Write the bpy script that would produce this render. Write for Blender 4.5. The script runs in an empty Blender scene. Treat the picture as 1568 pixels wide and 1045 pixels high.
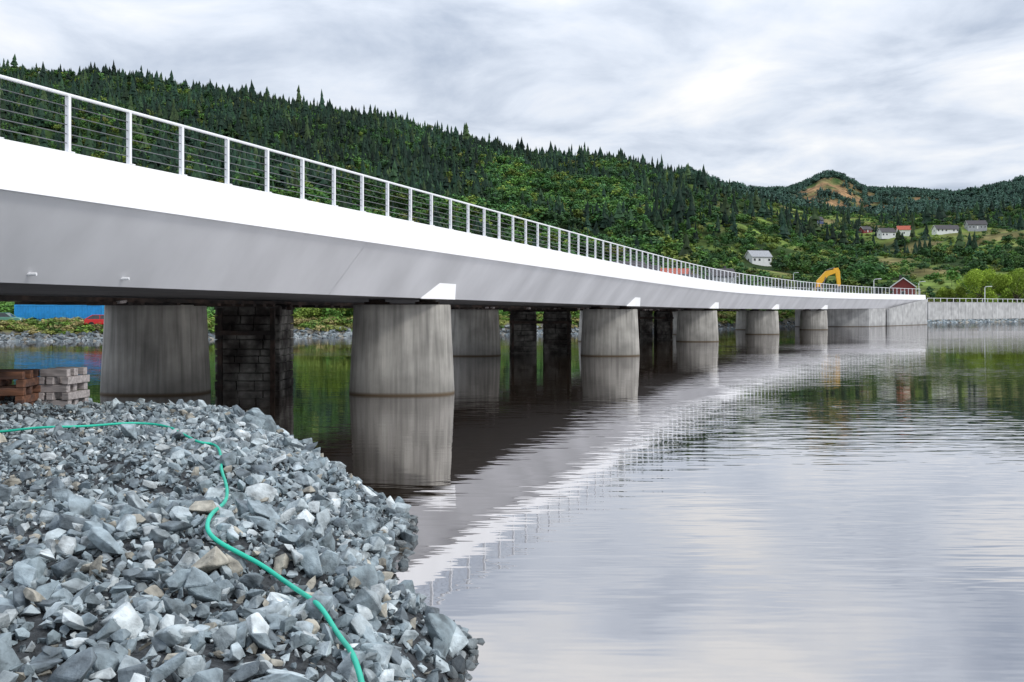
import bpy, bmesh, math, random
import numpy as np
from mathutils import Vector
random.seed(7); rng=np.random.default_rng(7)
scn=bpy.context.scene
F=1524.4; HC=3.7
scn.view_settings.view_transform='Standard'
scn.view_settings.look='None'
scn.view_settings.exposure=0

# ------------------------------------------------------------ materials
def nodes_of(m):
    m.use_nodes=True
    return m.node_tree.nodes,m.node_tree.links
def mat(name,col,rough=0.7,metal=0.0,var=0.25,scale=3.0,bump=0.0,bscale=20.0,attr=False,stretch=None,spec=0.5,col2=None,detail=6):
    m=bpy.data.materials.new(name); n,l=nodes_of(m)
    b=n['Principled BSDF']; b.inputs['Roughness'].default_value=rough; b.inputs['Metallic'].default_value=metal
    b.inputs['Specular IOR Level'].default_value=spec
    tc=n.new('ShaderNodeTexCoord'); mp=n.new('ShaderNodeMapping'); l.new(tc.outputs['Object'],mp.inputs[0])
    if stretch: mp.inputs['Scale'].default_value=stretch
    nz=n.new('ShaderNodeTexNoise'); nz.inputs['Scale'].default_value=scale; nz.inputs['Detail'].default_value=detail
    l.new(mp.outputs[0],nz.inputs['Vector'])
    mr=n.new('ShaderNodeMapRange'); mr.inputs[1].default_value=0.3; mr.inputs[2].default_value=0.7
    mr.inputs[3].default_value=1-var; mr.inputs[4].default_value=1+var; l.new(nz.outputs['Fac'],mr.inputs[0])
    mx=n.new('ShaderNodeMix'); mx.data_type='RGBA'; mx.blend_type='MULTIPLY'; mx.inputs[0].default_value=1
    if attr:
        a=n.new('ShaderNodeAttribute'); a.attribute_name='Col'; l.new(a.outputs['Color'],mx.inputs[6])
    elif col2:
        nz2=n.new('ShaderNodeTexNoise'); nz2.inputs['Scale'].default_value=scale*0.37; nz2.inputs['Detail'].default_value=4
        l.new(mp.outputs[0],nz2.inputs['Vector'])
        cr=n.new('ShaderNodeValToRGB'); cr.color_ramp.elements[0].position=0.42; cr.color_ramp.elements[1].position=0.6
        cr.color_ramp.elements[0].color=(*col,1); cr.color_ramp.elements[1].color=(*col2,1)
        l.new(nz2.outputs['Fac'],cr.inputs[0]); l.new(cr.outputs[0],mx.inputs[6])
    else: mx.inputs[6].default_value=(*col,1)
    l.new(mr.outputs[0],mx.inputs[7]); l.new(mx.outputs[2],b.inputs['Base Color'])
    if bump>0:
        nb=n.new('ShaderNodeTexNoise'); nb.inputs['Scale'].default_value=bscale; nb.inputs['Detail'].default_value=8
        l.new(mp.outputs[0],nb.inputs['Vector'])
        bp=n.new('ShaderNodeBump'); bp.inputs['Strength'].default_value=1; bp.inputs['Distance'].default_value=bump
        l.new(nb.outputs['Fac'],bp.inputs['Height']); l.new(bp.outputs[0],b.inputs['Normal'])
    return m

M_white=mat('white_painted_steel',(0.90,0.90,0.91),0.4,0,0.03,0.6,stretch=(1,1,0.3))
M_web=mat('shaded_web_steel',(0.56,0.56,0.58),0.34,0,0.14,0.4,stretch=(1,1,0.45),detail=10)  # greyer than the fascia: shade of the down-facing web put into its colour
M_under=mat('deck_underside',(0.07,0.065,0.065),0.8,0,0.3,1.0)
M_asph=mat('asphalt',(0.05,0.05,0.055),0.9)
M_steel=mat('galvanised_rail',(0.82,0.83,0.85),0.4,0.0,0.05)
M_wire=mat('rail_wire',(0.2,0.2,0.21),0.4,0.8,0.05)
M_rock=mat('crushed_rock',(0.3,0.3,0.3),0.75,0,0.55,6.0,0.03,14,attr=True,detail=10)
M_bank=mat('gravel_ground',(0.05,0.055,0.06),0.95,0,0.6,14,0.06,18)  # ground kept dark so shade in the hollows between stones is painted in
M_fol=mat('foliage',(0,0,0),0.75,0,0.3,0.6,attr=True,spec=0.2)
M_ter=mat('hill_ground',(0,0,0),1.0,0,0.5,0.08,attr=True,spec=0.1,detail=10)
M_bark=mat('bark',(0.09,0.07,0.05),0.9,0,0.4,6,0.02,10)
M_oldst=mat('old_masonry',(0.05,0.042,0.038),0.9,0,0.6,2.2,0.06,5,col2=(0.24,0.23,0.21))
M_rust=mat('old_steelwork',(0.025,0.02,0.018),0.8,0,0.5,3,col2=(0.07,0.045,0.035))
M_wood=mat('weathered_timber',(0.20,0.09,0.05),0.85,0,0.5,3,0.01,12,col2=(0.10,0.06,0.05),stretch=(0.5,3,3))
M_wood2=mat('grey_timber',(0.42,0.38,0.37),0.85,0,0.35,4,0.01,12,stretch=(0.5,3,3))
M_hose=mat('green_hose',(0.02,0.52,0.36),0.45,0,0.1)
M_glass=mat('dark_window',(0.03,0.035,0.04),0.1)
M_tyre=mat('tyre',(0.02,0.02,0.02),0.9)

def concrete(name,c1,c2,stain=.55):
    m=bpy.data.materials.new(name); n,l=nodes_of(m); b=n['Principled BSDF']; b.inputs['Roughness'].default_value=0.85
    geo=n.new('ShaderNodeNewGeometry')
    mp=n.new('ShaderNodeMapping'); mp.inputs['Scale'].default_value=(5,5,0.22); l.new(geo.outputs['Position'],mp.inputs[0])
    nz=n.new('ShaderNodeTexNoise'); nz.inputs['Scale'].default_value=1.0; nz.inputs['Detail'].default_value=5; l.new(mp.outputs[0],nz.inputs['Vector'])
    cr=n.new('ShaderNodeValToRGB'); cr.color_ramp.elements[0].position=0.3; cr.color_ramp.elements[1].position=0.68
    cr.color_ramp.elements[0].color=(*c1,1); cr.color_ramp.elements[1].color=(*c2,1); l.new(nz.outputs['Fac'],cr.inputs[0])
    nz2=n.new('ShaderNodeTexNoise'); nz2.inputs['Scale'].default_value=0.8; nz2.inputs['Detail'].default_value=8; l.new(geo.outputs['Position'],nz2.inputs['Vector'])
    mr=n.new('ShaderNodeMapRange'); mr.inputs[1].default_value=.3; mr.inputs[2].default_value=.7; mr.inputs[3].default_value=.72; mr.inputs[4].default_value=1.2; l.new(nz2.outputs['Fac'],mr.inputs[0])
    mx=n.new('ShaderNodeMix'); mx.data_type='RGBA'; mx.blend_type='MULTIPLY'; mx.inputs[0].default_value=1
    l.new(cr.outputs[0],mx.inputs[6]); l.new(mr.outputs[0],mx.inputs[7])
    sx=n.new('ShaderNodeSeparateXYZ'); l.new(geo.outputs['Position'],sx.inputs[0])
    # damp staining rising from the water with an uneven edge
    hn=n.new('ShaderNodeMath'); hn.operation='MULTIPLY_ADD'; hn.inputs[1].default_value=-1.1; l.new(nz.outputs['Fac'],hn.inputs[0]); l.new(sx.outputs[2],hn.inputs[2])
    m3=n.new('ShaderNodeMapRange'); m3.inputs[1].default_value=-.5; m3.inputs[2].default_value=.5; m3.inputs[3].default_value=stain; m3.inputs[4].default_value=1; l.new(hn.outputs[0],m3.inputs[0])
    mx3=n.new('ShaderNodeMix'); mx3.data_type='RGBA'; mx3.blend_type='MULTIPLY'; mx3.inputs[0].default_value=1; l.new(mx.outputs[2],mx3.inputs[6]); l.new(m3.outputs[0],mx3.inputs[7])
    m2=n.new('ShaderNodeMapRange'); m2.inputs[1].default_value=0.03; m2.inputs[2].default_value=0.14; l.new(sx.outputs[2],m2.inputs[0])
    mx2=n.new('ShaderNodeMix'); mx2.data_type='RGBA'; l.new(m2.outputs[0],mx2.inputs[0]); mx2.inputs[6].default_value=(0.10,0.07,0.04,1)
    l.new(mx3.outputs[2],mx2.inputs[7]); l.new(mx2.outputs[2],b.inputs['Base Color'])
    bp=n.new('ShaderNodeBump'); bp.inputs['Distance'].default_value=0.012; l.new(nz.outputs['Fac'],bp.inputs['Height']); l.new(bp.outputs[0],b.inputs['Normal'])
    return m
M_conc=concrete('board_formed_concrete',(0.23,0.22,0.20),(0.45,0.43,0.39),.7)
M_conc2=concrete('light_concrete',(0.30,0.30,0.30),(0.48,0.48,0.47),.85)

# ------------------------------------------------------------ mesh helpers
def link(o): scn.collection.objects.link(o); return o
def empty(name,loc=(0,0,0),rz=0):
    o=bpy.data.objects.new(name,None); o.location=loc; o.rotation_euler=(0,0,rz); o.empty_display_size=0.5; return link(o)
def np_mesh(name,V,Fa,mt,col=None,smooth=False,parent=None):
    V=np.asarray(V,dtype=np.float32); Fa=np.asarray(Fa,dtype=np.int32); k=Fa.shape[1]
    me=bpy.data.meshes.new(name); me.vertices.add(len(V)); me.vertices.foreach_set('co',V.ravel())
    me.loops.add(Fa.size); me.loops.foreach_set('vertex_index',Fa.ravel())
    me.polygons.add(len(Fa)); me.polygons.foreach_set('loop_start',np.arange(0,Fa.size,k,dtype=np.int32))
    me.update(calc_edges=True)
    me.polygons.foreach_set('use_smooth',np.full(len(Fa),smooth))
    if col is not None:
        a=me.color_attributes.new('Col','FLOAT_COLOR','POINT')
        c=np.ones((len(V),4),dtype=np.float32); c[:,:3]=col; a.data.foreach_set('color',c.ravel())
    me.materials.append(mt); o=bpy.data.objects.new(name,me); link(o)
    if parent: o.parent=parent
    return o
def pymesh(name,V,Fa,mats,idx=None,parent=None,smooth=False,loc=None,rz=0,bevel=0):
    me=bpy.data.meshes.new(name); me.from_pydata([tuple(v) for v in V],[],Fa); 
    for m in (mats if isinstance(mats,list) else [mats]): me.materials.append(m)
    if idx: me.polygons.foreach_set('material_index',idx)
    if smooth: me.polygons.foreach_set('use_smooth',[True]*len(me.polygons))
    me.validate(); me.update()
    bm=bmesh.new(); bm.from_mesh(me); bmesh.ops.recalc_face_normals(bm,faces=bm.faces); bm.to_mesh(me); bm.free()
    o=bpy.data.objects.new(name,me); link(o)
    if parent: o.parent=parent
    if loc: o.location=loc
    o.rotation_euler[2]=rz
    if bevel:
        b=o.modifiers.new('bev','BEVEL'); b.width=bevel; b.segments=2
    return o
class Acc:
    def __init__(s): s.V=[];s.F=[]
    def box(s,c,d,rz=0,ry=0):
        i=len(s.V); hx,hy,hz=d[0]/2,d[1]/2,d[2]/2
        for x,y,z in [(-1,-1,-1),(1,-1,-1),(1,1,-1),(-1,1,-1),(-1,-1,1),(1,-1,1),(1,1,1),(-1,1,1)]:
            px,py,pz=x*hx,y*hy,z*hz
            if ry: px,pz=px*math.cos(ry)+pz*math.sin(ry),-px*math.sin(ry)+pz*math.cos(ry)
            if rz: px,py=px*math.cos(rz)-py*math.sin(rz),px*math.sin(rz)+py*math.cos(rz)
            s.V.append((c[0]+px,c[1]+py,c[2]+pz))
        for f in [(0,3,2,1),(4,5,6,7),(0,1,5,4),(1,2,6,5),(2,3,7,6),(3,0,4,7)]: s.F.append(tuple(i+k for k in f))
    def tube(s,pts,r,n=6):
        i0=len(s.V); rr=r if isinstance(r,(list,tuple)) else [r]*len(pts)
        for k,p in enumerate(pts):
            p=Vector(p); a=Vector(pts[max(k-1,0)]); b=Vector(pts[min(k+1,len(pts)-1)]); t=(b-a).normalized()
            up=Vector((0,0,1)) if abs(t.z)<0.9 else Vector((1,0,0)); u=t.cross(up).normalized(); v=t.cross(u)
            for j in range(n):
                an=2*math.pi*j/n; s.V.append(tuple(p+(u*math.cos(an)+v*math.sin(an))*rr[k]))
        for k in range(len(pts)-1):
            for j in range(n):
                a=i0+k*n+j; b=i0+k*n+(j+1)%n; s.F.append((a,b,b+n,a+n))
        s.F.append(tuple(i0+j for j in range(n))[::-1]); e=i0+(len(pts)-1)*n; s.F.append(tuple(e+j for j in range(n)))
    def cyl(s,c,r,h,axis='y',n=16):
        d={'x':(h/2,0,0),'y':(0,h/2,0),'z':(0,0,h/2)}[axis]
        s.tube([(c[0]-d[0],c[1]-d[1],c[2]-d[2]),(c[0]+d[0],c[1]+d[1],c[2]+d[2])],r,n)
    def prism(s,prof,y0,y1):   # prof (x,z)
        i=len(s.V); n=len(prof)
        for x,z in prof: s.V.append((x,y0,z))
        for x,z in prof: s.V.append((x,y1,z))
        for j in range(n): k=(j+1)%n; s.F.append((i+j,i+k,i+n+k,i+n+j))
        s.F.append(tuple(i+j for j in range(n))[::-1]); s.F.append(tuple(i+n+j for j in range(n)))
    def make(s,name,m,**k): return pymesh(name,s.V,s.F,m,**k)

# ------------------------------------------------------------ terrain
def smooth01(t): t=np.clip(t,0,1); return t*t*(3-2*t)
xs_sh=[-1200,-400,0,450,760,1000,1200,1300,1400,1568,2200]; ys_sh=[80,100,108,120,135,147,190,212,236,262,330]
def shoreY(u): return np.interp(u*F+784,xs_sh,ys_sh)
yA_x=[-1200,-300,0,100,150,280,400,500,600,700,780,850,900,950,1000,1050,1100,1170,1230,1300,1400,1500,1568,1800,2400]
yA_y=[120,95,110,121,117,138,158,171,188,214,236,246,252,251,261,272,291,313,325,333,335,331,324,310,300]
yB_x=[-1200,1000,1100,1170,1210,1240,1265,1290,1320,1400,1440,1500,1568,1800,2400]
yB_y=[330,312,300,300,300,286,274,280,296,301,306,302,284,268,280]
def snoise(x,y,s,seed=0):
    r=np.random.default_rng(seed+100); out=0
    for k in range(9):
        a=r.uniform(0,2*math.pi); f=r.uniform(0.5,2.2)/s; p=r.uniform(0,7)
        out=out+np.sin((x*math.cos(a)+y*math.sin(a))*f*2*math.pi/2+p+1.3*np.sin((x*math.sin(a)-y*math.cos(a))*f*1.9+p))/(9**.5)
    return out
road=[(67,190),(79,205),(93,219),(112,236),(140,260),(200,300),(320,350)]
def dist_poly(x,y,pl):
    d=np.full(np.shape(x),1e9)
    for (ax,ay),(bx,by) in zip(pl[:-1],pl[1:]):
        vx,vy=bx-ax,by-ay; t=np.clip(((x-ax)*vx+(y-ay)*vy)/(vx*vx+vy*vy),0,1)
        d=np.minimum(d,np.hypot(x-ax-t*vx,y-ay-t*vy))
    return d
def terrain(x,y):
    x=np.asarray(x,float); y=np.asarray(y,float)
    u=x/y; px=u*F+784; ys=shoreY(u)
    zA=HC+(471-np.interp(px,yA_x,yA_y))/F*1200
    zM=HC+(471-np.interp(px,yA_x,yA_y)-2)/F*1750
    zM=np.where(px<1050,zA*0.8,zM)
    zB=HC+(471-np.interp(px,yB_x,yB_y))/F*2700
    flat=np.interp(px,[0,1000,1300,1420,1500],[1.6,2.0,2.4,2.5,3.1])
    z=flat*smooth01((y-ys)/8)-1.2*(1-smooth01((y-ys+7)/8))
    t=np.clip((y-300)/900,0,1); pw=np.interp(px,[700,1200],[1.15,1.06])
    z=z+(zA-flat)*np.where(y<1200,t**pw,1)
    t2=smooth01((y-1200)/550); z=z+(zM-zA)*t2
    t3=smooth01((y-1750)/950); z=z+(zB-zM)*t3
    z=z-smooth01((y-2800)/1500)*zB*0.5
    amp=smooth01((y-340)/300)*(1-0.55*smooth01((y-1000)/200)*(y<1400))
    z=z+amp*(5*snoise(x,y,120,1)+2.5*snoise(x,y,45,2))
    d=dist_poly(x,y,road); e=4.7*(1-smooth01((d-6)/9)); emb=np.where((y>shoreY(u)+9),e,-9)
    return np.maximum(z,emb)
def T(x,y): return float(terrain(np.array([x]),np.array([y]))[0])
nu,nr=620,430
U=np.linspace(-1.0,0.95,nu)
R=np.concatenate([np.linspace(70,300,170),np.geomspace(302,4500,nr-170)])
UU,RR=np.meshgrid(U,R); X=UU*RR; Y=RR; Z=terrain(X,Y)
def zones(x,y):
    px=x/y*F+784
    right=smooth01((px-990)/170)
    f=smooth01((snoise(x,y,110,5)+0.45)*1.8)*right*(y<1180)*(y>290)
    org=smooth01((px-1180)/60)*(1-smooth01((px-1400)/60))*smooth01((y-1500)/150)*(1-smooth01((y-2350)/150))
    org=org*smooth01((snoise(x,y,200,8)+1.0)*1.2)
    return f,org,right
fm,om,rt=zones(X,Y)
n1=snoise(X,Y,60,11)[...,None]; n2=snoise(X,Y,25,12)[...,None]; n3=snoise(X,Y,11,13)[...,None]
forest=np.array([0.03,0.055,0.018]); grass=np.array([0.14,0.20,0.045]); brown=np.array([0.16,0.14,0.06]); org=np.array([0.27,0.165,0.085])
gr=grass+(brown-grass)*smooth01(n1*0.8+0.3); gr=gr*(1+.25*n3)
C=forest*(1+0.25*n2); C=np.broadcast_to(C,X.shape+(3,)).copy()
C=C*(1-fm[...,None])+gr*fm[...,None]
og=org*(1+0.25*n2)+(np.array([0.12,0.14,0.05])-org)*smooth01(n1*1.2+.0)
C=C*(1-om[...,None])+og*om[...,None]
low=(Y<300)[...,None]; ds=(Y-shoreY(UU))[...,None]
lowc=np.array([0.14,0.19,0.045])*(1+0.3*n2+.2*n3)+np.array([.08,.04,.02])*smooth01(n1); C=np.where(low,lowc,C)
C=np.where(ds<5,np.array([0.14,0.13,0.11])*(1+0.2*n2),C)
C=np.clip(C,0.01,1)
ii=(np.arange(nr-1)[:,None]*nu+np.arange(nu-1)[None,:]).ravel()
Q=np.stack([ii,ii+1,ii+nu+1,ii+nu],1)
np_mesh('hill_terrain',np.stack([X,Y,Z],-1).reshape(-1,3),Q,M_ter,C.reshape(-1,3),smooth=True)

def unproj_ground(px,py,rmin=250,rmax=1190):
    rr=np.linspace(rmin,rmax,600); u=(px-784)/F; z=terrain(u*rr,rr); yy=471-(z-HC)*F/rr
    k=np.argmax(yy<=py) if np.any(yy<=py) else len(rr)-1
    return u*rr[k],rr[k],z[k]

# ------------------------------------------------------------ houses
M_hw=mat('white_cladding',(0.78,0.78,0.76),0.7,0,0.06); M_hr=mat('red_cladding',(0.24,0.04,0.035),0.7,0,0.12)
M_hg=mat('grey_cladding',(0.35,0.36,0.38),0.7); M_roof=mat('dark_roof_tiles',(0.06,0.055,0.06),0.7,0,0.3,5)
M_rr=mat('red_roof_tiles',(0.40,0.09,0.05),0.7,0,0.3,5); M_hb=mat('blue_cladding',(0.08,0.10,0.22),0.7); M_yel=mat('ochre_cladding',(0.45,0.33,0.12),0.7)
clear=[]
def house(name,px,py,w,d,h,rz,mw,mr_,Y=None):
    if Y is None: x,y,z=unproj_ground(px,py)
    else: x=(px-784)/F*Y; y=Y; z=T(x,y)
    clear.append((x,y,max(w,d)))
    e=empty(name,(x,y,z-0.3),rz); rh=d*0.38
    hw,hd=w/2,d/2
    V=[(-hw,-hd,-1.5),(hw,-hd,-1.5),(hw,hd,-1.5),(-hw,hd,-1.5),(-hw,-hd,h),(hw,-hd,h),(hw,hd,h),(-hw,hd,h),(-hw,0,h+rh),(hw,0,h+rh)]
    pymesh('walls',V,[(0,1,5,4),(2,3,7,6),(1,2,6,9,5),(3,0,4,8,7),(0,3,2,1)],mw,parent=e)
    o=0.5; th=0.25; sl=rh/hd
    V=[];Fc=[]
    for s in (-1,1):
        i=len(V)
        for zz in (0.03,th): V+= [(-hw-o,s*(hd+o),h-sl*o+zz),(hw+o,s*(hd+o),h-sl*o+zz),(hw+o,0.0,h+rh+zz),(-hw-o,0.0,h+rh+zz)]
        Fc+=[tuple(i+k for k in f) for f in [(0,1,2,3),(4,5,6,7),(0,1,5,4),(1,2,6,5),(3,0,4,7)]]
    pymesh('roof',V,Fc,mr_,parent=e)
    b=Acc(); b.box((w*0.2,0.6,h+rh+0.4),(0.8,0.8,1.6)); b.make('chimney',M_roof,parent=e)
    g=Acc(); t=Acc(); nfl=max(1,int(h//2.6)); nw=max(2,int(w//2.6))
    for fl in range(nfl):
        for k in range(nw):
            xx=-hw+(k+0.5)*w/nw; zz=1.5+fl*2.6+0.4
            if fl==0 and k==nw//2: continue
            t.box((xx,-hd-0.02,zz),(1.35,0.08,1.45)); g.box((xx,-hd-0.05,zz),(1.1,0.08,1.2))
        for s in (-1,1):
            zz=1.9+fl*2.6
            t.box((s*(hw+0.02),0,zz),(0.08,1.35,1.45)); g.box((s*(hw+0.05),0,zz),(0.08,1.1,1.2))
    xx=-hw+(nw//2+0.5)*w/nw; t.box((xx,-hd-0.03,1.55),(1.0,0.08,2.1))
    for s in (-1,1):
        for q in (-1,1):
            t.V+= [(s*(hw+o+.02),q*(hd+o),h-sl*o-.15),(s*(hw+o+.02),q*(hd+o),h-sl*o+.27),(s*(hw+o+.02),0,h+rh+.27),(s*(hw+o+.02),0,h+rh-.15)]; m=len(t.V)-4; t.F.append((m,m+1,m+2,m+3))
    t.make('window_frames',M_hw,parent=e); g.make('windows',M_glass,parent=e)
    return e
house('white_house',1161,404,11,8,3.6,0.25,M_hw,M_hg)
house('red_house',1386,361,12,8,4.5,-0.2,M_hw,M_rr)
house('white_house',1357,364,11,8,3.8,0.1,M_hw,M_roof)
house('white_house',1448,357,18,8,3,0.05,M_hw,M_roof)
house('grey_house',1494,352,14,8,4,-0.1,M_hg,M_roof)
house('red_cabin',1325,357,9,7,3,0.3,M_hr,M_roof)
house('red_house',1382,458,8.5,7.5,4.2,1.25,M_hr,M_roof,Y=345)
house('red_roofed_house',1027,424,13,8,5.5,0.3,M_hw,M_rr,Y=350)
house('red_house',1052,432,9,7,4.5,0.5,M_hr,M_roof,Y=345)
house('blue_house',955,412,14,9,8,0.2,M_hb,M_roof,Y=345)
house('ochre_house',985,413,11,8,6.5,-0.2,M_yel,M_roof,Y=350)
house('grey_house',1104,425,9,7,3.5,0.2,M_hg,M_roof,Y=380)
house('blue_house',1250,342,10,8,3,0.2,M_hb,M_roof)

# ------------------------------------------------------------ forest
def conifer_var(seed):
    r=np.random.default_rng(seed); V=[];Fc=[];B=[]
    tiers=6; n=8; fat=r.uniform(.8,1.25)
    for t in range(tiers):
        z0=0.06+0.8*t/tiers; z1=min(1.0,z0+0.34); rad=(0.19*(1-t/tiers)**0.8+0.02)*fat
        i=len(V); jx,jy=r.normal(0,.014,2); V.append((jx,jy,z1)); B.append(1.3)
        for j in range(n):
            a=2*math.pi*(j+r.uniform(-.35,.35))/n; q=rad*(r.uniform(0.4,1.3)); V.append((q*math.cos(a),q*math.sin(a),z0-r.uniform(-.02,.07))); B.append(r.uniform(.55,1.2))
        for j in range(n): Fc.append((i,i+1+j,i+1+(j+1)%n))
    return np.array(V),np.array(Fc),np.array(B)
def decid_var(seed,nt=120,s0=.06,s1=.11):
    r=np.random.default_rng(seed); V=[];Fc=[];B=[]
    lob=r.normal(0,1,(7,3)); lob/=np.linalg.norm(lob,axis=1)[:,None]; lob[:,2]=np.abs(lob[:,2])*0.9-0.2
    for k in range(nt):
        c=lob[r.integers(7)]*0.24; d=r.normal(0,1,3); d/=np.linalg.norm(d); p=c+d*r.uniform(.1,.22)
        p=p*np.array([1,1,1.15])+np.array([0,0,0.52]); s=r.uniform(s0,s1)
        i=len(V); b=r.uniform(.65,1.4)*(0.75+0.5*float(np.clip(p[2],0,1)))  # darker low in the crown: occlusion shade put into the leaf colour
        nrm=d+np.array([0,0,.4])+r.normal(0,.4,3); nrm/=np.linalg.norm(nrm); a=np.cross(nrm,[0.3,0.2,1]); a/=np.linalg.norm(a); bb=np.cross(nrm,a)
        for q in range(3):
            an=2*math.pi*q/3+r.uniform(0,1); V.append(p+(a*math.cos(an)+bb*math.sin(an))*s); B.append(b)
        Fc.append((i,i+1,i+2))
    for q in range(3): V.append((0.015*math.cos(q*2.1),0.015*math.sin(q*2.1),0)); B.append(.4)
    V.append((0,0,.5)); B.append(.4); i=len(V)-4
    Fc+= [(i,i+1,i+3),(i+1,i+2,i+3),(i+2,i,i+3)]
    return np.array(V),np.array(Fc),np.array(B)
def scatter(name,variants,P,S,W,col,mt,rot3=False,rs=1):
    r=np.random.default_rng(rs); n=len(P); which=r.integers(0,len(variants),n); VV=[];FF=[];CC=[];off=0
    for k,(v,f,b) in enumerate(variants):
        idx=np.where(which==k)[0]
        if len(idx)==0: continue
        m=len(idx); a=r.uniform(0,2*math.pi,m)
        base=np.broadcast_to(v,(m,)+v.shape).copy()
        if rot3:
            base*=r.uniform(.55,1.2,(m,1,3))
            for ax in ((1,2),(0,2)):
                t=r.uniform(-0.9,0.9,m)[:,None]; p=base[...,ax[0]].copy();q=base[...,ax[1]].copy()
                base[...,ax[0]]=p*np.cos(t)-q*np.sin(t); base[...,ax[1]]=p*np.sin(t)+q*np.cos(t)
        c=np.cos(a)[:,None]; s=np.sin(a)[:,None]
        x=(base[...,0]*c-base[...,1]*s)*W[idx][:,None]; y=(base[...,0]*s+base[...,1]*c)*W[idx][:,None]; z=base[...,2]*S[idx][:,None]
        Vn=np.stack([x,y,z],-1)+P[idx][:,None,:]
        VV.append(Vn.reshape(-1,3)); nv=len(v)
        FF.append((f[None]+(np.arange(m)*nv)[:,None,None]+off).reshape(-1,3)); off+=m*nv
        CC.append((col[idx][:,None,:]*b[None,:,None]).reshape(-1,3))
    return np_mesh(name,np.concatenate(VV),np.concatenate(FF),mt,np.concatenate(CC))
def sample(n,u0,u1,r0,r1):
    u=rng.uniform(u0,u1,n); r=np.sqrt(rng.uniform(r0*r0,r1*r1,n)); return u*r,r
def filt(x,y):
    keep=np.ones(len(x),bool)
    for cx,cy,w in clear:
        uu=cx/cy; lat=np.abs(x-uu*y); dy=cy-y
        keep&=~((lat<w*0.75)&(dy>-8)&(dy<85))
    keep&=dist_poly(x,y,road)>14
    return keep
x,y=sample(28000,-0.60,0.60,330,1330)
f,o,rt=zones(x,y)
k=filt(x,y)&((rng.uniform(0,1,len(x))>f*0.93)|(rt<.05))&(rng.uniform(0,1,len(x))>rt*.3); x,y=x[k],y[k]; f,o,rt=zones(x,y); px=x/y*F+784
dn=snoise(x,y,200,21)+0.7*snoise(x,y,70,22)
pd=0.13+0.42*smooth01(dn*0.9+0.0)
mid=np.exp(-((px-860)/125)**4)*smooth01((1120-y)/60)*smooth01((y-430)/80)*smooth01(dn*.8+1.0)
pd+=0.9*mid
pd+=0.35*smooth01((330-px)/200)*smooth01((1000-y)/300)
pd+=0.6*smooth01((700-y)/250)+0.42*rt
isd=rng.uniform(0,1,len(x))<pd
P=np.stack([x,y,terrain(x,y)-0.5],1)
cv=[conifer_var(i) for i in range(10)]; dv=[decid_var(50+i) for i in range(6)]
nc=(~isd).sum()
ct=np.array([[.018,.044,.026],[.026,.058,.026],[.012,.030,.019],[.044,.074,.028]])[rng.choice(4,nc,p=[.38,.25,.28,.09])]
cc=ct*rng.uniform(.6,1.4,(nc,1))*(1+0.3*np.clip(snoise(x[~isd],y[~isd],140,31),-1,1))[:,None]
h=np.exp(rng.normal(math.log(10),.34,nc))
scatter('conifer_forest',cv,P[~isd],h,h**.8*rng.uniform(1.2,2.5,nc),np.clip(cc,.004,1),M_fol,rs=3)
nd=isd.sum(); pal=np.array([[.066,.145,.030],[.038,.100,.028],[.125,.175,.032],[.052,.12,.045],[.14,.155,.04]])
dc=pal[rng.choice(5,nd,p=[.36,.35,.12,.14,.03])]*rng.uniform(.6,1.3,(nd,1))*(1+0.3*np.clip(snoise(x[isd],y[isd],90,33),-1,1)+.35*mid[isd])[:,None]
h=rng.uniform(5.5,11,nd)*(1-.25*rt[isd])
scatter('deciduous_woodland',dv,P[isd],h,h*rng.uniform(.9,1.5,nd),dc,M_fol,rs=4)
x,y=sample(15000,0.10,0.60,1330,2850); f,o,rt=zones(x,y); k=rng.uniform(0,1,len(x))>o*0.94; x,y=x[k],y[k]
z=terrain(x,y); n=len(x); h=rng.uniform(10,18,n)
c=np.array([.040,.085,.050])*rng.uniform(.6,1.4,(n,1))+np.array([0.014,0.024,0.03])  # added blue paints distance haze into the foliage colour
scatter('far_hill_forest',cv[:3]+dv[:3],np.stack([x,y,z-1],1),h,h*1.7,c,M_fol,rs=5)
x,y=sample(5600,0.14,0.62,290,1150); k=filt(x,y)&(y>shoreY(x/y)+22); x,y=x[k],y[k]
z=terrain(x,y); n=len(x); h=rng.uniform(1.2,4.2,n)
scatter('field_shrubs',dv,np.stack([x,y,z-0.6],1),h,h*1.7,pal[rng.choice(5,n,p=[.3,.25,.25,.1,.10])]*rng.uniform(.8,1.3,(n,1)),M_fol,rs=6)
u=rng.uniform(-0.6,0.36,1500); y=shoreY(u)+rng.uniform(9,60,1500); x=u*y
pxx=u*F+784; k=(pxx>175)|(y>150); x,y=x[k],y[k]; z=terrain(x,y); n=len(x); h=rng.uniform(1.8,4.8,n)
dv3=[decid_var(200+i,600,.02,.05) for i in range(4)]
scatter('shoreline_shrubs',dv3,np.stack([x,y,z-0.5],1),h,h*1.5,pal[rng.choice(5,n,p=[.4,.15,.3,.1,.05])]*rng.uniform(1.2,2.0,(n,1)),M_fol,rs=7)

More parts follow.
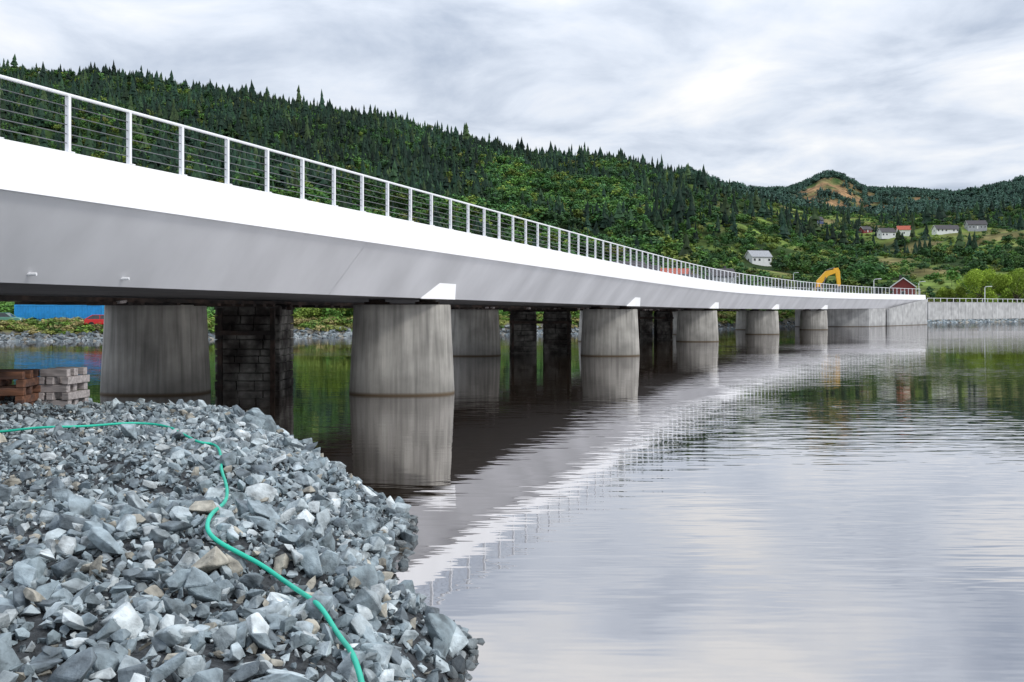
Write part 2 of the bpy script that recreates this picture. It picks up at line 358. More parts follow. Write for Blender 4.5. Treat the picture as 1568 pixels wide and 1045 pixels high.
def big_tree(name,X0,Y0,w,h,col,seed):
    r=np.random.default_rng(seed); z0=T(X0,Y0)-0.3; e=empty(name,(X0,Y0,z0))
    a=Acc(); a.tube([(0,0,0),(0.1,0,h*.25),(0,0.1,h*.6)],[.45,.33,.12],8)
    cl=[]
    for k in range(30):
        an=r.uniform(0,2*math.pi); q=w*0.5*math.sqrt(r.uniform(0.02,.75)); zz=h*r.uniform(.2,.86)*(1-0.35*(q/(w*.5))**2)
        p=(q*math.cos(an),q*math.sin(an),zz); cl.append(p)
        if k%2==0: a.tube([(0,0,h*r.uniform(.15,.4)),(p[0]*.5,p[1]*.5,zz*.75),p],[.18,.1,.03],5)
    a.make('trunk_and_limbs',M_bark,parent=e)
    nl=420; V=[];B=[]
    for p in cl:
        d=r.normal(0,1,(nl,3)); d/=np.linalg.norm(d,axis=1)[:,None]; c=np.array(p)+d*(r.uniform(.35,1,(nl,1))**.5)*np.array([w*.12,w*.12,h*.13])*r.uniform(.7,1.25)
        t=c[:,None,:]+r.normal(0,.17,(nl,3,3)); V.append(t.reshape(-1,3)); B.append(np.repeat(r.uniform(.7,1.35,nl)*r.uniform(.7,1.25),3))
    V=np.concatenate(V);B=np.concatenate(B); V[:,2]=np.maximum(V[:,2],.2)
    np_mesh('crown',V,np.arange(len(V)).reshape(-1,3),M_fol,np.array(col)[None]*B[:,None],parent=e)
big_tree('willow_tree',133,281,15,14.0,(.27,.38,.045),1)
big_tree('willow_tree',147,290,13,13.0,(.22,.32,.04),2)
big_tree('birch_tree',160,300,10,15,(.07,.13,.03),3)
big_tree('round_bush',124,281,8,8,(.20,.27,.04),4)
big_tree('birch_tree',-28,150,9,8,(.14,.22,.03),5)

# ------------------------------------------------------------ bridge
cy=[-80,9.6,43.3,76.9,108.5,137.6,166,193,215]; cx=[-49.7,-17.1,-4.77,7.57,20.2,34.6,50.3,68.2,86.5]
def cubic(xk,yk):
    n=len(xk); xk=np.array(xk,float);yk=np.array(yk,float); h=np.diff(xk); A=np.zeros((n,n)); b=np.zeros(n); A[0,0]=A[-1,-1]=1
    for i in range(1,n-1): A[i,i-1]=h[i-1];A[i,i]=2*(h[i-1]+h[i]);A[i,i+1]=h[i]; b[i]=3*((yk[i+1]-yk[i])/h[i]-(yk[i]-yk[i-1])/h[i-1])
    c=np.linalg.solve(A,b)
    def f(x):
        i=int(np.clip(np.searchsorted(xk,x)-1,0,n-2)); d=x-xk[i]
        bb=(yk[i+1]-yk[i])/h[i]-h[i]*(2*c[i]+c[i+1])/3; dd=(c[i+1]-c[i])/(3*h[i]); return yk[i]+bb*d+c[i]*d*d+dd*d**3
    return f
CX=cubic(cy,cx)
ZB=cubic([-80,0,40,80,140,170,215],[5.0,4.40,4.085,3.78,3.46,3.44,3.55])
WB=1.9
bridge=empty('road_bridge')
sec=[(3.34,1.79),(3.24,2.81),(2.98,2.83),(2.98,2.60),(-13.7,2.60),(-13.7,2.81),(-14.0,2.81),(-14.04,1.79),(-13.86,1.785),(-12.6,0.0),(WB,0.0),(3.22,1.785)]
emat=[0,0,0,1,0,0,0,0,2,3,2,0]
ys=np.arange(-78,214.1,1.0); V=[];Fc=[];idx=[]; ns=len(sec)
for yv in ys:
    c=CX(yv); zb=ZB(yv)
    for (ox,dz) in sec: V.append((c+ox,yv,zb+dz))
for i in range(len(ys)-1):
    for j in range(ns):
        k=(j+1)%ns; Fc.append((i*ns+j,i*ns+k,(i+1)*ns+k,(i+1)*ns+j)); idx.append(emat[j])
Fc.append(tuple(range(ns))); idx.append(0); e0=(len(ys)-1)*ns; Fc.append(tuple(e0+j for j in range(ns))[::-1]); idx.append(0)
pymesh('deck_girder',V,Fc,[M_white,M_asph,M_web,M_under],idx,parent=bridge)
a=Acc()
for yv in np.arange(34,210,16.8):
    i=len(a.V)
    for yy in (yv,yv+0.02):
        cc_=CX(yy); zb=ZB(yv); a.V+= [(cc_+WB+.014,yy,zb),(cc_+3.22+.006,yy,zb+1.77)]
    a.F.append((i,i+1,i+3,i+2))
M_seam=mat('weld_seam',(.53,.53,.55),.5)
a.make('weld_seams',M_seam,parent=bridge)
sup=[(CX(p),p) for p in (9.6,43.3,76.9,108.5,137.6,166)]
a=Acc(); 
for (c,p) in sup:
    for side in (1,-1):
        i=len(a.V); y0,y1=p-1.7,p-.1
        for yy,t in ((y0-.7,0),(y0,1),(y1,1),(y1+.3,0)):
            cc_=CX(yy); zb=ZB(yy); b0=WB-.02 if side==1 else -12.58
            def X_(o): return cc_+b0+side*o
            a.V+= [(X_(0),yy,zb-.02),(X_(0.04+0.42*t),yy,zb-.02),(X_(0.06+0.46*t),yy,zb+.02+1.0*t),(X_(0.0+.40*t),yy,zb+.05+1.05*t)]
        for k in range(3):
            for j in range(4): q=(j+1)%4; a.F.append((i+k*4+j,i+k*4+q,i+k*4+4+q,i+k*4+4+j))
        a.F.append((i,i+1,i+2,i+3)); a.F.append((i+12,i+13,i+14,i+15))
a.make('bearing_brackets',M_white,parent=bridge)
def pier(c,p,ztop,hw0=2.27,hd0=1.25):
    V=[];Fc=[]; n=48; lv=[(-1.5,1.0),(0,1.0),(0.02,1.0),(1.2,.975),(2.5,.945),(ztop-.35,.925),(ztop-.02,.92),(ztop,.90)]
    for z_,s in lv:
        for j in range(n):
            an=2*math.pi*j/n; ca,sa=math.cos(an),math.sin(an); ex=2/2.5
            V.append((c+hw0*s*math.copysign(abs(ca)**ex,ca),p+hd0*1.35*s*math.copysign(abs(sa)**ex,sa),z_))
    m=len(lv)
    for k in range(m-1):
        for j in range(n): q=(j+1)%n; Fc.append((k*n+j,k*n+q,(k+1)*n+q,(k+1)*n+j))
    Fc.append(tuple((m-1)*n+j for j in range(n)))
    o=pymesh('concrete_pier',V,Fc,M_conc,parent=bridge,smooth=True); o.data.polygons[-1].use_smooth=False
for (c,p) in sup:
    for off in (0,-10.7):
        zt=ZB(p)-.24; pier(c+off,p,zt)
        b=Acc(); 
        for s in (-1.1,1.1): b.box((c+off+s,p,zt+.06),(1.0,.9,.12)); b.cyl((c+off+s,p,zt+.17),.36,.10,'z',20)
        b.make('bearings',M_rust,parent=bridge)
def railing(off,y0,y1,par):
    a=Acc(); w=Acc(); pt=[]
    yv=y0
    while yv<y1:
        c=CX(yv)+off; z0=ZB(yv)+2.82; tx=(CX(yv+.5)-CX(yv-.5)); rz=-math.atan(tx)
        a.box((c,yv,z0+.61),(0.10,0.075,1.22),rz); a.box((c,yv,z0+.012),(.2,.2,.02),rz)
        pt.append((c,yv,z0)); yv+=1.76
    a.tube([(x,y,z+1.25) for x,y,z in pt],.04,8)
    for hh in (.2,.4,.6,.8,1.0): w.tube([(x,y,z+hh) for x,y,z in pt],.010,4)
    a.make('railing_posts_and_rail',M_steel,parent=par); w.make('railing_wires',M_wire,parent=par)
railing(3.11,19.8-1.76*30,213,bridge); railing(-13.85,19.8-1.76*12,213,bridge)
a=Acc(); 
for yy in (24.5,21.8): c=CX(yy); a.cyl((c+WB+.2,yy,ZB(yy)+.2),.04,.25,'x',10)
a.make('drain_outlets',M_steel,parent=bridge)
def lamp(px,Yv,h):
    x=(px-784)/F*Yv; z=T(x,Yv)
    e=empty('street_lamp',(x,Yv,z)); a=Acc(); a.tube([(0,0,0),(0,0,h*.96),(.15,0,h),(1.1,-.1,h+.12)],[.13,.09,.07,.05],8); a.box((0,0,.2),(.4,.4,.4))
    a.make('pole',M_steel,parent=e); b=Acc(); b.box((1.35,-.12,h+.12),(.9,.35,.15)); b.make('lamp_head',M_steel,parent=e)
lamp(1338,246,8.2); lamp(1407,285,8.5); lamp(1508,262,6); lamp(1123,330,8); lamp(1215,350,8)

ab=empty('bridge_abutment')
V=[]
for yy in (191,214):
    c=CX(yy)
    for ox,zz in ((-12.4,-1),(1.8,-1),(1.8,ZB(yy)-.02),(-12.4,ZB(yy)-.02)): V.append((c+ox,yy,zz))
pymesh('abutment_wall',V,[(0,1,2,3),(4,5,6,7),(1,5,6,2),(0,4,7,3),(3,2,6,7)],M_conc2,parent=ab)
V=[(CX(198)+2.9,198,-.5),(CX(214)+3.6,214,-.5),(CX(214)+3.6,214,5.5),(CX(198)+2.9,198,3.4),(CX(198)+2.4,198,-.5),(CX(214)+3.2,214,-.5),(CX(214)+3.2,214,5.5),(CX(198)+2.4,198,3.4)]
pymesh('wing_wall',V,[(0,1,2,3),(4,5,6,7),(3,2,6,7),(0,4,7,3),(1,5,6,2)],M_conc2,parent=ab)
wp=[(CX(214)+3.7,214),(104,225),(124,242),(150,262),(210,298),(300,338)]
a=Acc()
for (ax,ay),(bx,by) in zip(wp[:-1],wp[1:]):
    L=math.hypot(bx-ax,by-ay); n=int(L//3)
    for k in range(n):
        t=(k+.5)/n; ccx=ax+(bx-ax)*t; ccy=ay+(by-ay)*t
        a.box((ccx,ccy,2.9),(L/n-.06,.3,3.7),math.atan2(by-ay,bx-ax)); 
        a.box((ccx,ccy,4.81),(L/n-.06,.42,.12),math.atan2(by-ay,bx-ax))
a.make('retaining_wall',M_conc2)
a=Acc(); pts=[]
for (ax,ay),(bx,by) in zip(wp[:-3],wp[1:-2]):
    L=math.hypot(bx-ax,by-ay); n=int(L//2.5)
    for k in range(n):
        t=k/n; p=(ax+(bx-ax)*t,ay+(by-ay)*t+.1,4.87); pts.append(p); a.box((p[0],p[1],p[2]+.4),(.09,.09,.8))
a.tube([(p[0],p[1],p[2]+.82) for p in pts],.045,6)
a.make('guard_fence',M_steel)

ob=empty('old_bridge')
def oldpier(xc,yc,w,d,cols,zt):
    a=Acc(); r=random.Random(int(yc))
    for cidx in range(cols):
        ww=w/cols; x0=xc-w/2+ww*(cidx+.5); ww*=.8 if cols>1 else 1
        z=-1.0
        while z<zt-.4:
            hh=r.uniform(.32,.5); nb=max(2,int(ww/1.0)); cuts=sorted([0]+[min(.95,max(.05,(k+r.uniform(-.25,.25))/nb)) for k in range(1,nb)]+[1])
            for q in range(nb):
                a0,a1=cuts[q],cuts[q+1]; a.box((x0-ww/2+ww*(a0+a1)/2,yc+r.uniform(-.06,.06),z+hh/2),(ww*(a1-a0)-.04,d+r.uniform(-.15,.1),hh-.04))
            z+=hh
        a.box((x0,yc,(zt-1)/2-.1),(ww*.93,d*.8,zt+.9))
    a.make('stone_pier',M_oldst,parent=ob,bevel=.03)
    b=Acc(); b.box((xc,yc,zt),(w+.5,.35,.3)); b.box((xc,yc-.9,zt),(w+.3,.25,.25)); b.box((xc,yc+.9,zt),(w+.3,.25,.25)); 
    for s in (-.4,.4): b.box((xc+w*s,yc-d/2-.15,1.8),(.2,.2,zt))
    b.box((xc,yc-d/2-.32,2.5),(w*.9,.12,.22))
    b.make('timber_fender',M_rust,parent=ob)
oldpier(-12.5,48.5,3.1,3.0,1,3.72); oldpier(2.3,82,5.6,3.2,2,3.5); oldpier(16.3,115,4.6,3.2,2,3.35); oldpier(-24,14,3.1,3,1,4.0)
op=[(-40,-30,4.2),(-24.5,14,4.15),(-12.5,48.5,3.9),(2.3,82,3.66),(16.3,115,3.46),(31.5,146,3.3)]
a=Acc(); wv=Acc()
r=random.Random(3)
for (ax,ay,az_),(bx,by,bz_) in zip(op[:-1],op[1:]):
    L=math.hypot(bx-ax,by-ay); an=math.atan2(by-ay,bx-ax); sl=math.atan2(az_-bz_,L)
    for s in (-1.7,-.6,.6,1.7): a.box(((ax+bx)/2+s,(ay+by)/2,(az_+bz_)/2+.0),(L,.16,.16),an,sl)
    n=int(L/.9)
    for k in range(n):
        if r.random()<.3: continue
        t=(k+.5)/n; zz=az_+(bz_-az_)*t-.13; a.box((ax+(bx-ax)*t,ay+(by-ay)*t,zz),(.22,4.2+r.uniform(-.4,.5),.1),an)
        if r.random()<.3: wv.box((ax+(bx-ax)*t+2.1,ay+(by-ay)*t,zz+.05),(r.uniform(.15,.5),.2,.1),an+r.uniform(-.4,.4),r.uniform(-.3,.3))
a.make('old_girders',M_rust,parent=ob); wv.make('loose_planks',M_wood2,parent=ob)

# ------------------------------------------------------------ excavator
M_yel2=mat('yellow_machine_paint',(.80,.42,.02),.4,0,.08)
ex=empty('excavator',((1246-784)/F*226,226,5.0),0.0)
a=Acc()
for s in (-1.1,1.1):
    a.prism([(-2.0,.25),(-1.7,0),(1.7,0),(2.0,.25),(2.1,.55),(1.8,.9),(-1.8,.9),(-2.1,.55)],s-.3,s+.3)
    for k in range(-3,4): a.box((k*.55,s,.93),(.3,.66,.05))
a.make('tracks',M_tyre,parent=ex)
a=Acc(); a.box((0,0,1.0),(1.6,1.6,.3)); a.prism([(-2.4,1.2),(1.3,1.2),(1.3,1.7),(.2,2.3),(-2.1,2.4),(-2.4,2.0)],-1.3,1.3); a.make('body',M_yel2,parent=ex,bevel=.05)
a=Acc(); a.prism([(.1,1.7),(1.7,1.7),(1.75,2.6),(1.3,3.3),(.15,3.3)],-1.25,-.3); a.make('cab',M_glass,parent=ex)
a=Acc(); a.box((.75,-.78,3.36),(1.35,1.05,.1)); 
for p in ((.12,-1.27),(.12,-.28),(1.4,-1.27)): a.box((p[0],p[1],2.5),(.1,.06,1.7))
a.make('cab_frame',M_yel2,parent=ex)
a=Acc(); a.prism([(.6,1.7),(1.1,1.6),(1.7,4.1),(3.2,5.8),(5.2,6.6),(5.2,7.4),(2.7,6.95),(.6,4.7)],-.3,.3)
a.prism([(4.4,7.6),(5.5,7.7),(5.9,6.9),(6.1,3.4),(5.4,3.4),(4.8,6.8)],-.25,.25); a.make('boom_and_stick',M_yel2,parent=ex,bevel=.03)
a=Acc(); a.tube([(1.6,.3,1.9),(2.6,.3,5.6)],.1,8); a.tube([(1.6,-.3,1.9),(2.6,-.3,5.6)],.1,8); a.tube([(3,0,7.2),(4.7,0,7.7)],.1,8); a.make('hydraulic_rams',M_wire,parent=ex)
a=Acc(); a.prism([(5.4,3.5),(6.0,3.5),(6.1,2.6),(5.6,2.1),(4.9,2.2),(4.7,2.6),(5.2,2.9)],-.6,.6); a.make('bucket',M_wire,parent=ex)

# ------------------------------------------------------------ container, cars
M_blue=mat('blue_container_paint',(.02,.30,.68),.5,0,.15)
cx_,cy_=(96-784)/F*123,123
ct_=empty('shipping_container',(cx_,cy_,T(cx_,cy_)-.1),0.05)
a=Acc(); L,Wd,Hh=10.6,2.44,2.4
a.box((0,0,Hh/2+.1),(L-.15,Wd-.15,Hh-.1))
for k in range(54): a.box((-L/2+.25+k*(L-.5)/53,-Wd/2+.06,Hh/2+.1),(.11,.07,Hh-.35)); a.box((-L/2+.25+k*(L-.5)/53,Wd/2-.06,Hh/2+.1),(.11,.07,Hh-.35))
for sx in (-1,1):
    for sy in (-1,1): a.box((sx*(L/2-.07),sy*(Wd/2-.07),Hh/2+.1),(.16,.16,Hh+.02))
for sy in (-1,1):
    for zz in (.12,Hh+.04): a.box((0,sy*(Wd/2-.05),zz),(L-.3,.13,.16))
a.make('container_body',M_blue,parent=ct_)
def car(name,px,Yv,rz,colr):
    x=(px-784)/F*Yv; e=empty(name,(x,Yv,T(x,Yv)),rz); mp_=mat(name+'_paint',colr,.25,0,.03)
    a=Acc(); a.prism([(-2.1,.35),(2.1,.35),(2.15,.7),(1.95,.88),(1.05,.98),(-1.9,1.0),(-2.15,.85)],-.85,.85)
    a.make('lower_body',mp_,parent=e,bevel=.06)
    V=[]; prof=[(1.1,.97),(.45,1.42),(-1.2,1.45),(-1.95,.99)]
    for yy in (-.82,.82):
        for xx,zz in prof: V.append((xx*.98,yy*(1 if zz<1.1 else .82),zz))
    pymesh('cabin_glass',V,[(0,1,2,3),(4,5,6,7),(0,1,5,4),(1,2,6,5),(2,3,7,6)],M_glass,parent=e)
    a=Acc(); a.box((-.38,0,1.46),(1.6,1.36,.05)); 
    for s in (-.75,.75):
        a.tube([(1.1,s*1.07,.98),(.43,s*.91,1.44)],.035,5); a.tube([(-.35,s*1.08,.98),(-.4,s*.91,1.45)],.04,5); a.tube([(-1.95,s*1.07,.99),(-1.18,s*.91,1.46)],.05,5)
    a.make('roof_and_pillars',mp_,parent=e)
    a=Acc(); 
    for xx in (-1.3,1.35):
        for s in (-.78,.78): a.cyl((xx,s,.33),.33,.22,'y',18)
    a.make('wheels',M_tyre,parent=e)
    a=Acc()
    for s in (-.6,.6): a.box((2.1,s,.68),(.1,.35,.14)); a.box((-2.12,s,.78),(.08,.25,.2))
    a.make('lights',M_steel,parent=e)
car('red_parked_car',160,118,.2,(.55,.02,.02)); car('green_parked_car',6,118,.1,(.12,.28,.22)); car('blue_parked_car',1556,272,.4,(.05,.07,.3))

# ------------------------------------------------------------ foreground bank
E=[(6,-14),(3.5,-2),(1.6,4),(0.1,7.5),(-.72,9.5),(-.35,10.7),(-.9,11.8),(-1.65,12.8),(-1.65,14.5),(-1.7,17),(-2.9,19.5),(-4.3,23),(-5.7,26),(-7.6,28.3),(-11,29),(-20,29.5),(-40,31),(-70,33)]
def inside(x,y):
    poly=E+[(-70,-14)]; c=np.zeros(np.shape(x),bool); n=len(poly)
    for i in range(n):
        ax,ay=poly[i]; bx,by=poly[(i+1)%n]
        cond=((ay>y)!=(by>y))&(x<(bx-ax)*(y-ay)/(by-ay+1e-12)+ax); c^=cond
    return c
def bank(x,y):
    x=np.asarray(x,float);y=np.asarray(y,float); d=dist_poly(x,y,E); s=inside(x,y)
    z=np.where(s,1.3*(1-np.exp(-d/1.25)),-d*0.55)
    z=z+np.where(s,smooth01(d/2)*(0.09*snoise(x,y,3.5,41)+.06*snoise(x,y,1.3,42)),0)
    return np.maximum(z-.06,-2)
gx=np.arange(-68,9,.25); gy=np.arange(-13.5,36,.25); GX,GY=np.meshgrid(gx,gy); GZ=bank(GX,GY)
nx=len(gx); ii=(np.arange(len(gy)-1)[:,None]*nx+np.arange(nx-1)[None,:]).ravel()
np_mesh('gravel_bank',np.stack([GX,GY,GZ],-1).reshape(-1,3),np.stack([ii,ii+1,ii+nx+1,ii+nx],1),M_bank,smooth=True)
def rockvar(seed,n=16,bev=.02):
    r=np.random.default_rng(seed); p=r.normal(0,1,(n,3)); p/=np.linalg.norm(p,axis=1)[:,None]; p*=r.uniform(.75,1.1,(n,1))*np.array([.62,.48,.36])*r.uniform(.75,1.25,3)
    bm=bmesh.new(); 
    for q in p: bm.verts.new(q)
    bmesh.ops.convex_hull(bm,input=bm.verts)
    bmesh.ops.delete(bm,geom=[v for v in bm.verts if not v.link_faces],context='VERTS')
    if bev: bmesh.ops.bevel(bm,geom=list(bm.edges),offset=bev,segments=1,affect='EDGES')
    bmesh.ops.triangulate(bm,faces=bm.faces); bm.verts.index_update()
    V=np.array([v.co[:] for v in bm.verts]); Fc=np.array([[v.index for v in f.verts] for f in bm.faces]); bm.free()
    return V,Fc,np.ones(len(V))
rv=[rockvar(300+i,10+i%6) for i in range(18)]
rs_=[rockvar(400+i,8+i%3,0) for i in range(12)]
rpal=np.array([[.23,.28,.305],[.34,.39,.41],[.14,.17,.19],[.46,.50,.51],[.33,.31,.26],[.19,.235,.255]])
def rocks(name,n,size,lift,accept,vs,seed,lum=1):
    r=np.random.default_rng(seed); y=5.5+25*r.uniform(0,1,n)**.9; x=r.uniform(-20,1.0,n); k=(x>-.56*y-2.5); x,y=x[k],y[k]
    d=dist_poly(x,y,E); s=inside(x,y); k=accept(x,y,d,s,r.uniform(0,1,len(x))); x,y,d=x[k],y[k],d[k]; m=len(x)
    sz=size[0]*np.exp(r.uniform(0,1,m)**1.5*math.log(size[1]/size[0])); z=bank(x,y)+sz*lift*r.uniform(.4,1.6,m)
    c=rpal[r.choice(6,m,p=[.29,.25,.15,.12,.05,.14])]*r.uniform(.8,1.2,(m,1))*lum
    wet=np.clip((z-.02)/.12,.35,1)[:,None]
    return scatter(name,vs,np.stack([x,y,z],1),sz,sz,c*wet,M_rock,rot3=True,rs=seed)
rocks('small_gravel',90000,(.06,.15),.3,lambda x,y,d,s,q:s&(d>.15)&(q<np.interp(y,[6,30],[.8,1])),rs_,1,.9)
rocks('crushed_stones',30000,(.13,.30),.28,lambda x,y,d,s,q:(s|(d<.15))&(q<np.where((d<4.0),.85,.26)),rv,2)
rocks('riprap_boulders',7000,(.26,.54),.25,lambda x,y,d,s,q:(s|(d<.12))&(q<np.where((d<2.6)|((y<12)&(d<4.5)),.40,.03)),rv,3,1.08)
r=np.random.default_rng(9); u=np.concatenate([r.uniform(-.56,.34,2600),r.uniform(.33,.56,5200)]); dy=np.where(u>.33,r.uniform(-3,10,len(u)),r.uniform(-3,4,len(u)))
y=shoreY(u)+dy; x=u*y; z=terrain(x,y)+.05; sz=r.uniform(.35,1.0,len(u)); c=rpal[r.choice(6,len(u))]*np.where(u>.33,1.1,.6)[:,None]
scatter('shore_riprap',rs_,np.stack([x,y,np.maximum(z,-.1)],1),sz,sz*1.3,c,M_rock,rot3=True,rs=12)
m=4200; u=r.uniform(-.55,.55,m); y=shoreY(u)+r.uniform(3,22,m); k=((u<.36)|(u>.43)|(r.uniform(0,1,m)<.25)); u=u[k];y=y[k]; m=len(u); x=u*y; z=terrain(x,y); h=r.uniform(.5,1.3,m)
scatter('shore_grass_tufts',dv[:3],np.stack([x,y,z-.25],1),h,h*1.9,np.array([[.14,.24,.04],[.24,.27,.07],[.08,.15,.03],[.28,.24,.10]])[r.choice(4,m)]*r.uniform(.7,1.3,(m,1)),M_fol,rs=13)

def on_bank(px,py,lift=.19):
    z=1.2
    for _ in range(40): Yv=(HC-z)*F/(py-471); Xv=(px-784)/F*Yv; z=.5*z+.5*(float(bank(np.array([Xv]),np.array([Yv]))[0])+lift)
    return (Xv,Yv,z)
hp=[(-60,664),(0,659),(60,655),(130,650),(200,647),(255,650),(285,664),(305,678),(328,676),(338,690),(338,715),(348,740),(347,768),(322,790),(315,805),(332,825),(370,850),(400,870),(432,888),(462,906),(490,932),(520,968),(545,1010),(556,1050)]
cu=bpy.data.curves.new('garden_hose','CURVE'); cu.dimensions='3D'; sp=cu.splines.new('NURBS'); pts=[on_bank(*q) for q in hp]; sp.points.add(len(pts)-1)
for q,p in zip(sp.points,pts): q.co=(p[0],p[1],p[2]+random.uniform(-.05,.04),1)
sp.order_u=3; sp.use_endpoint_u=True; cu.bevel_depth=.024; cu.bevel_resolution=3; cu.materials.append(M_hose); link(bpy.data.objects.new('green_hose',cu))

def crib(name,X0,Y0,z0,w,d,layers,m,rz,seed):
    e=empty(name,(X0,Y0,z0),rz); r=random.Random(seed); a=Acc(); z=0
    for k in range(layers):
        hh=.2
        if k%2==0:
            for s in (-.42,0,.42): a.box((r.uniform(-.04,.04),s*d,z+hh/2),(w+r.uniform(-.05,.1),.18,hh-.012))
        else:
            for s in (-.44,-.1,.44): a.box((s*w,0,z+hh/2),(.18,d+r.uniform(0,.12),hh-.012))
        z+=hh
    a.make('timbers',m,parent=e,bevel=.012)
crib('timber_crib',-12.75,25.0,.72,1.35,1.2,7,M_wood,.1,1); crib('timber_crib',-14.6,25.4,.72,1.7,1.2,7,M_wood,-.05,4); crib('grey_timber_stack',-11.7,26.0,.72,.75,1.0,7,M_wood2,-.1,2)

# ------------------------------------------------------------ water
wm=bpy.data.materials.new('river_water'); n,l=nodes_of(wm); n.remove(n['Principled BSDF']); out=n['Material Output']
geo=n.new('ShaderNodeNewGeometry')
def wn(sc,scale,detail,rot=.12):
    mp=n.new('ShaderNodeMapping'); mp.inputs['Scale'].default_value=sc; mp.inputs['Rotation'].default_value=(0,0,rot); l.new(geo.outputs['Position'],mp.inputs[0])
    z_=n.new('ShaderNodeTexNoise'); z_.inputs['Scale'].default_value=scale; z_.inputs['Detail'].default_value=detail; l.new(mp.outputs[0],z_.inputs['Vector']); return z_
w1=wn((.40,1.7,1),1.3,2); w2=wn((.06,.22,1),1,2,-.1); w3=wn((.025,.05,1),1,2)
mr=n.new('ShaderNodeMapRange'); mr.inputs[1].default_value=.42; mr.inputs[2].default_value=.6; mr.inputs[3].default_value=.2; mr.inputs[4].default_value=1.1; l.new(w3.outputs['Fac'],mr.inputs[0])
mu=n.new('ShaderNodeMath'); mu.operation='MULTIPLY'; l.new(w1.outputs['Fac'],mu.inputs[0]); l.new(mr.outputs[0],mu.inputs[1])
ad=n.new('ShaderNodeMath'); ad.operation='MULTIPLY_ADD'; l.new(w2.outputs['Fac'],ad.inputs[0]); ad.inputs[1].default_value=.7; l.new(mu.outputs[0],ad.inputs[2])
bp=n.new('ShaderNodeBump'); bp.inputs['Strength'].default_value=1; bp.inputs['Distance'].default_value=.014; l.new(ad.outputs[0],bp.inputs['Height'])
gl=n.new('ShaderNodeBsdfGlossy'); gl.inputs['Roughness'].default_value=.02; gl.inputs['Color'].default_value=(.95,.94,.95,1); l.new(bp.outputs[0],gl.inputs['Normal'])
df=n.new('ShaderNodeBsdfDiffuse'); df.inputs['Color'].default_value=(.035,.024,.014,1)
fr=n.new('ShaderNodeFresnel'); fr.inputs['IOR'].default_value=1.33
m2=n.new('ShaderNodeMapRange'); m2.inputs[1].default_value=.02; m2.inputs[2].default_value=.5; m2.inputs[3].default_value=.52; m2.inputs[4].default_value=.86; l.new(fr.outputs[0],m2.inputs[0])
ms=n.new('ShaderNodeMixShader'); l.new(m2.outputs[0],ms.inputs[0]); l.new(df.outputs[0],ms.inputs[1]); l.new(gl.outputs[0],ms.inputs[2]); l.new(ms.outputs[0],out.inputs[0])
pymesh('river_water',[(-3000,-800,0),(3000,-800,0),(3000,3000,0),(-3000,3000,0)],[(0,1,2,3)],wm)
pymesh('river_bed',[(-3000,-800,-2.5),(3000,-800,-2.5),(3000,3000,-2.5),(-3000,3000,-2.5)],[(0,1,2,3)],M_bank)

# ------------------------------------------------------------ sky + sun
w=bpy.data.worlds.new('World'); scn.world=w; w.use_nodes=True; n=w.node_tree.nodes; l=w.node_tree.links
bg=n['Background']; bg.inputs['Strength'].default_value=.1
sun_az=math.radians(118); sun_el=math.radians(40)
sky=n.new('ShaderNodeTexSky'); sky.sky_type='NISHITA'; sky.sun_disc=False; sky.sun_elevation=sun_el; sky.sun_rotation=sun_az
tc=n.new('ShaderNodeTexCoord'); sx=n.new('ShaderNodeSeparateXYZ'); l.new(tc.outputs['Generated'],sx.inputs[0])
az=n.new('ShaderNodeMath'); az.operation='ABSOLUTE'; l.new(sx.outputs[2],az.inputs[0])
aa=n.new('ShaderNodeMath'); aa.operation='ADD'; aa.inputs[1].default_value=.12; l.new(az.outputs[0],aa.inputs[0])
cb=n.new('ShaderNodeCombineXYZ')
for i in (0,1):
    d=n.new('ShaderNodeMath'); d.operation='DIVIDE'; l.new(sx.outputs[i],d.inputs[0]); l.new(aa.outputs[0],d.inputs[1]); l.new(d.outputs[0],cb.inputs[i])
def cloud(scale,loc,sc_,det,rough,dist):
    mp=n.new('ShaderNodeMapping'); mp.inputs['Scale'].default_value=scale; mp.inputs['Location'].default_value=loc; l.new(cb.outputs[0],mp.inputs[0])
    nz=n.new('ShaderNodeTexNoise'); nz.inputs['Scale'].default_value=sc_; nz.inputs['Detail'].default_value=det; nz.inputs['Roughness'].default_value=rough; nz.inputs['Distortion'].default_value=dist; l.new(mp.outputs[0],nz.inputs['Vector']); return nz
c1=cloud((1.1,1.0,1),(3.1,1.7,0),1.5,9,.55,.35); c2=cloud((.3,.5,1),(8,3,0),1.0,3,.5,0)
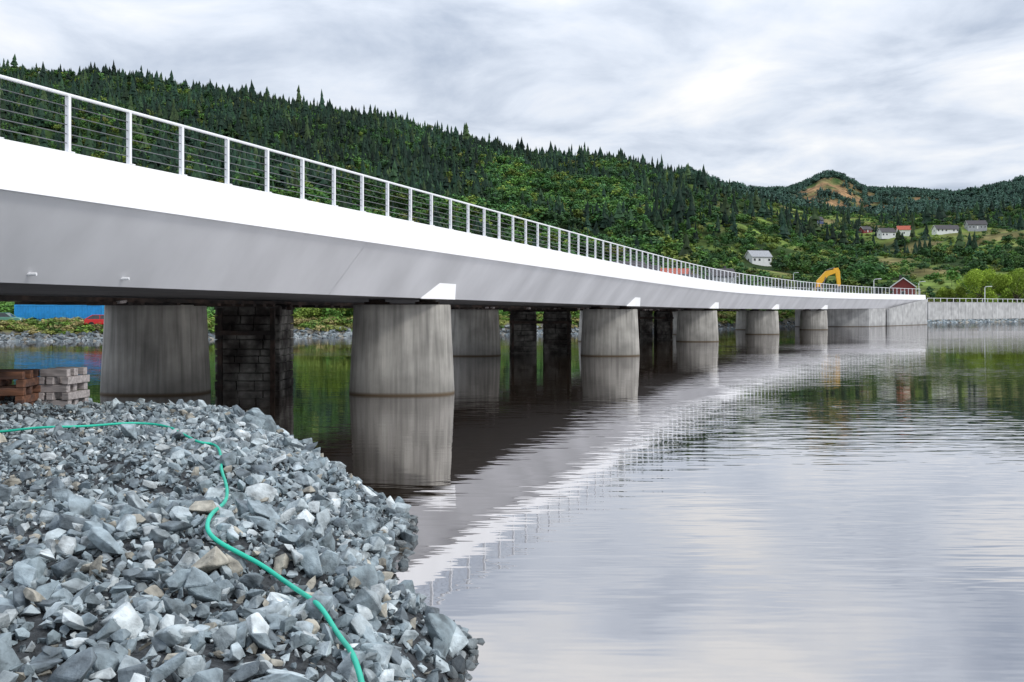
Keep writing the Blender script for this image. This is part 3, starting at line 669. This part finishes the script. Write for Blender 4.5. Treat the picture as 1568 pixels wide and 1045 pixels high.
mxn=n.new('ShaderNodeMath'); mxn.operation='MULTIPLY_ADD'; l.new(c2.outputs['Fac'],mxn.inputs[0]); mxn.inputs[1].default_value=.40
hs=n.new('ShaderNodeMath'); hs.operation='MULTIPLY'; hs.inputs[1].default_value=.72; l.new(c1.outputs['Fac'],hs.inputs[0]); l.new(hs.outputs[0],mxn.inputs[2])
cr=n.new('ShaderNodeValToRGB'); e=cr.color_ramp.elements; e[0].position=.42; e[0].color=(.44,.51,.63,1); e[1].position=.69; e[1].color=(1,1,1,1)
m_=cr.color_ramp.elements.new(.56); m_.color=(.74,.80,.90,1)
l.new(mxn.outputs[0],cr.inputs[0])
# overcast sky: brighter overhead than near the horizon
gz=n.new('ShaderNodeMapRange'); gz.interpolation_type='SMOOTHSTEP'; gz.inputs[1].default_value=.15; gz.inputs[2].default_value=.6; gz.inputs[3].default_value=10.6; gz.inputs[4].default_value=15.5; l.new(sx.outputs[2],gz.inputs[0])
sc=n.new('ShaderNodeVectorMath'); sc.operation='SCALE'; l.new(gz.outputs[0],sc.inputs['Scale']); l.new(cr.outputs[0],sc.inputs[0])
mx=n.new('ShaderNodeMix'); mx.data_type='RGBA'; mx.inputs[0].default_value=.93; l.new(sky.outputs[0],mx.inputs[6]); l.new(sc.outputs[0],mx.inputs[7]); l.new(mx.outputs[2],bg.inputs['Color'])
ld=bpy.data.lights.new('sun','SUN'); ld.energy=1.5; ld.angle=math.radians(10); ld.color=(1,.97,.92); so=bpy.data.objects.new('sun',ld); link(so)
dv_=Vector((math.sin(sun_az)*math.cos(sun_el),math.cos(sun_az)*math.cos(sun_el),math.sin(sun_el))); so.rotation_euler=dv_.to_track_quat('Z','Y').to_euler(); so.location=dv_*50

cd=bpy.data.cameras.new('camera'); cam=bpy.data.objects.new('camera',cd); link(cam); cam.location=(0,0,HC); cam.rotation_euler=(math.pi/2,0,0)
cd.lens=35; cd.sensor_width=36; cd.shift_y=-51.5/1568; cd.clip_end=8000; cd.clip_start=.1; scn.camera=cam
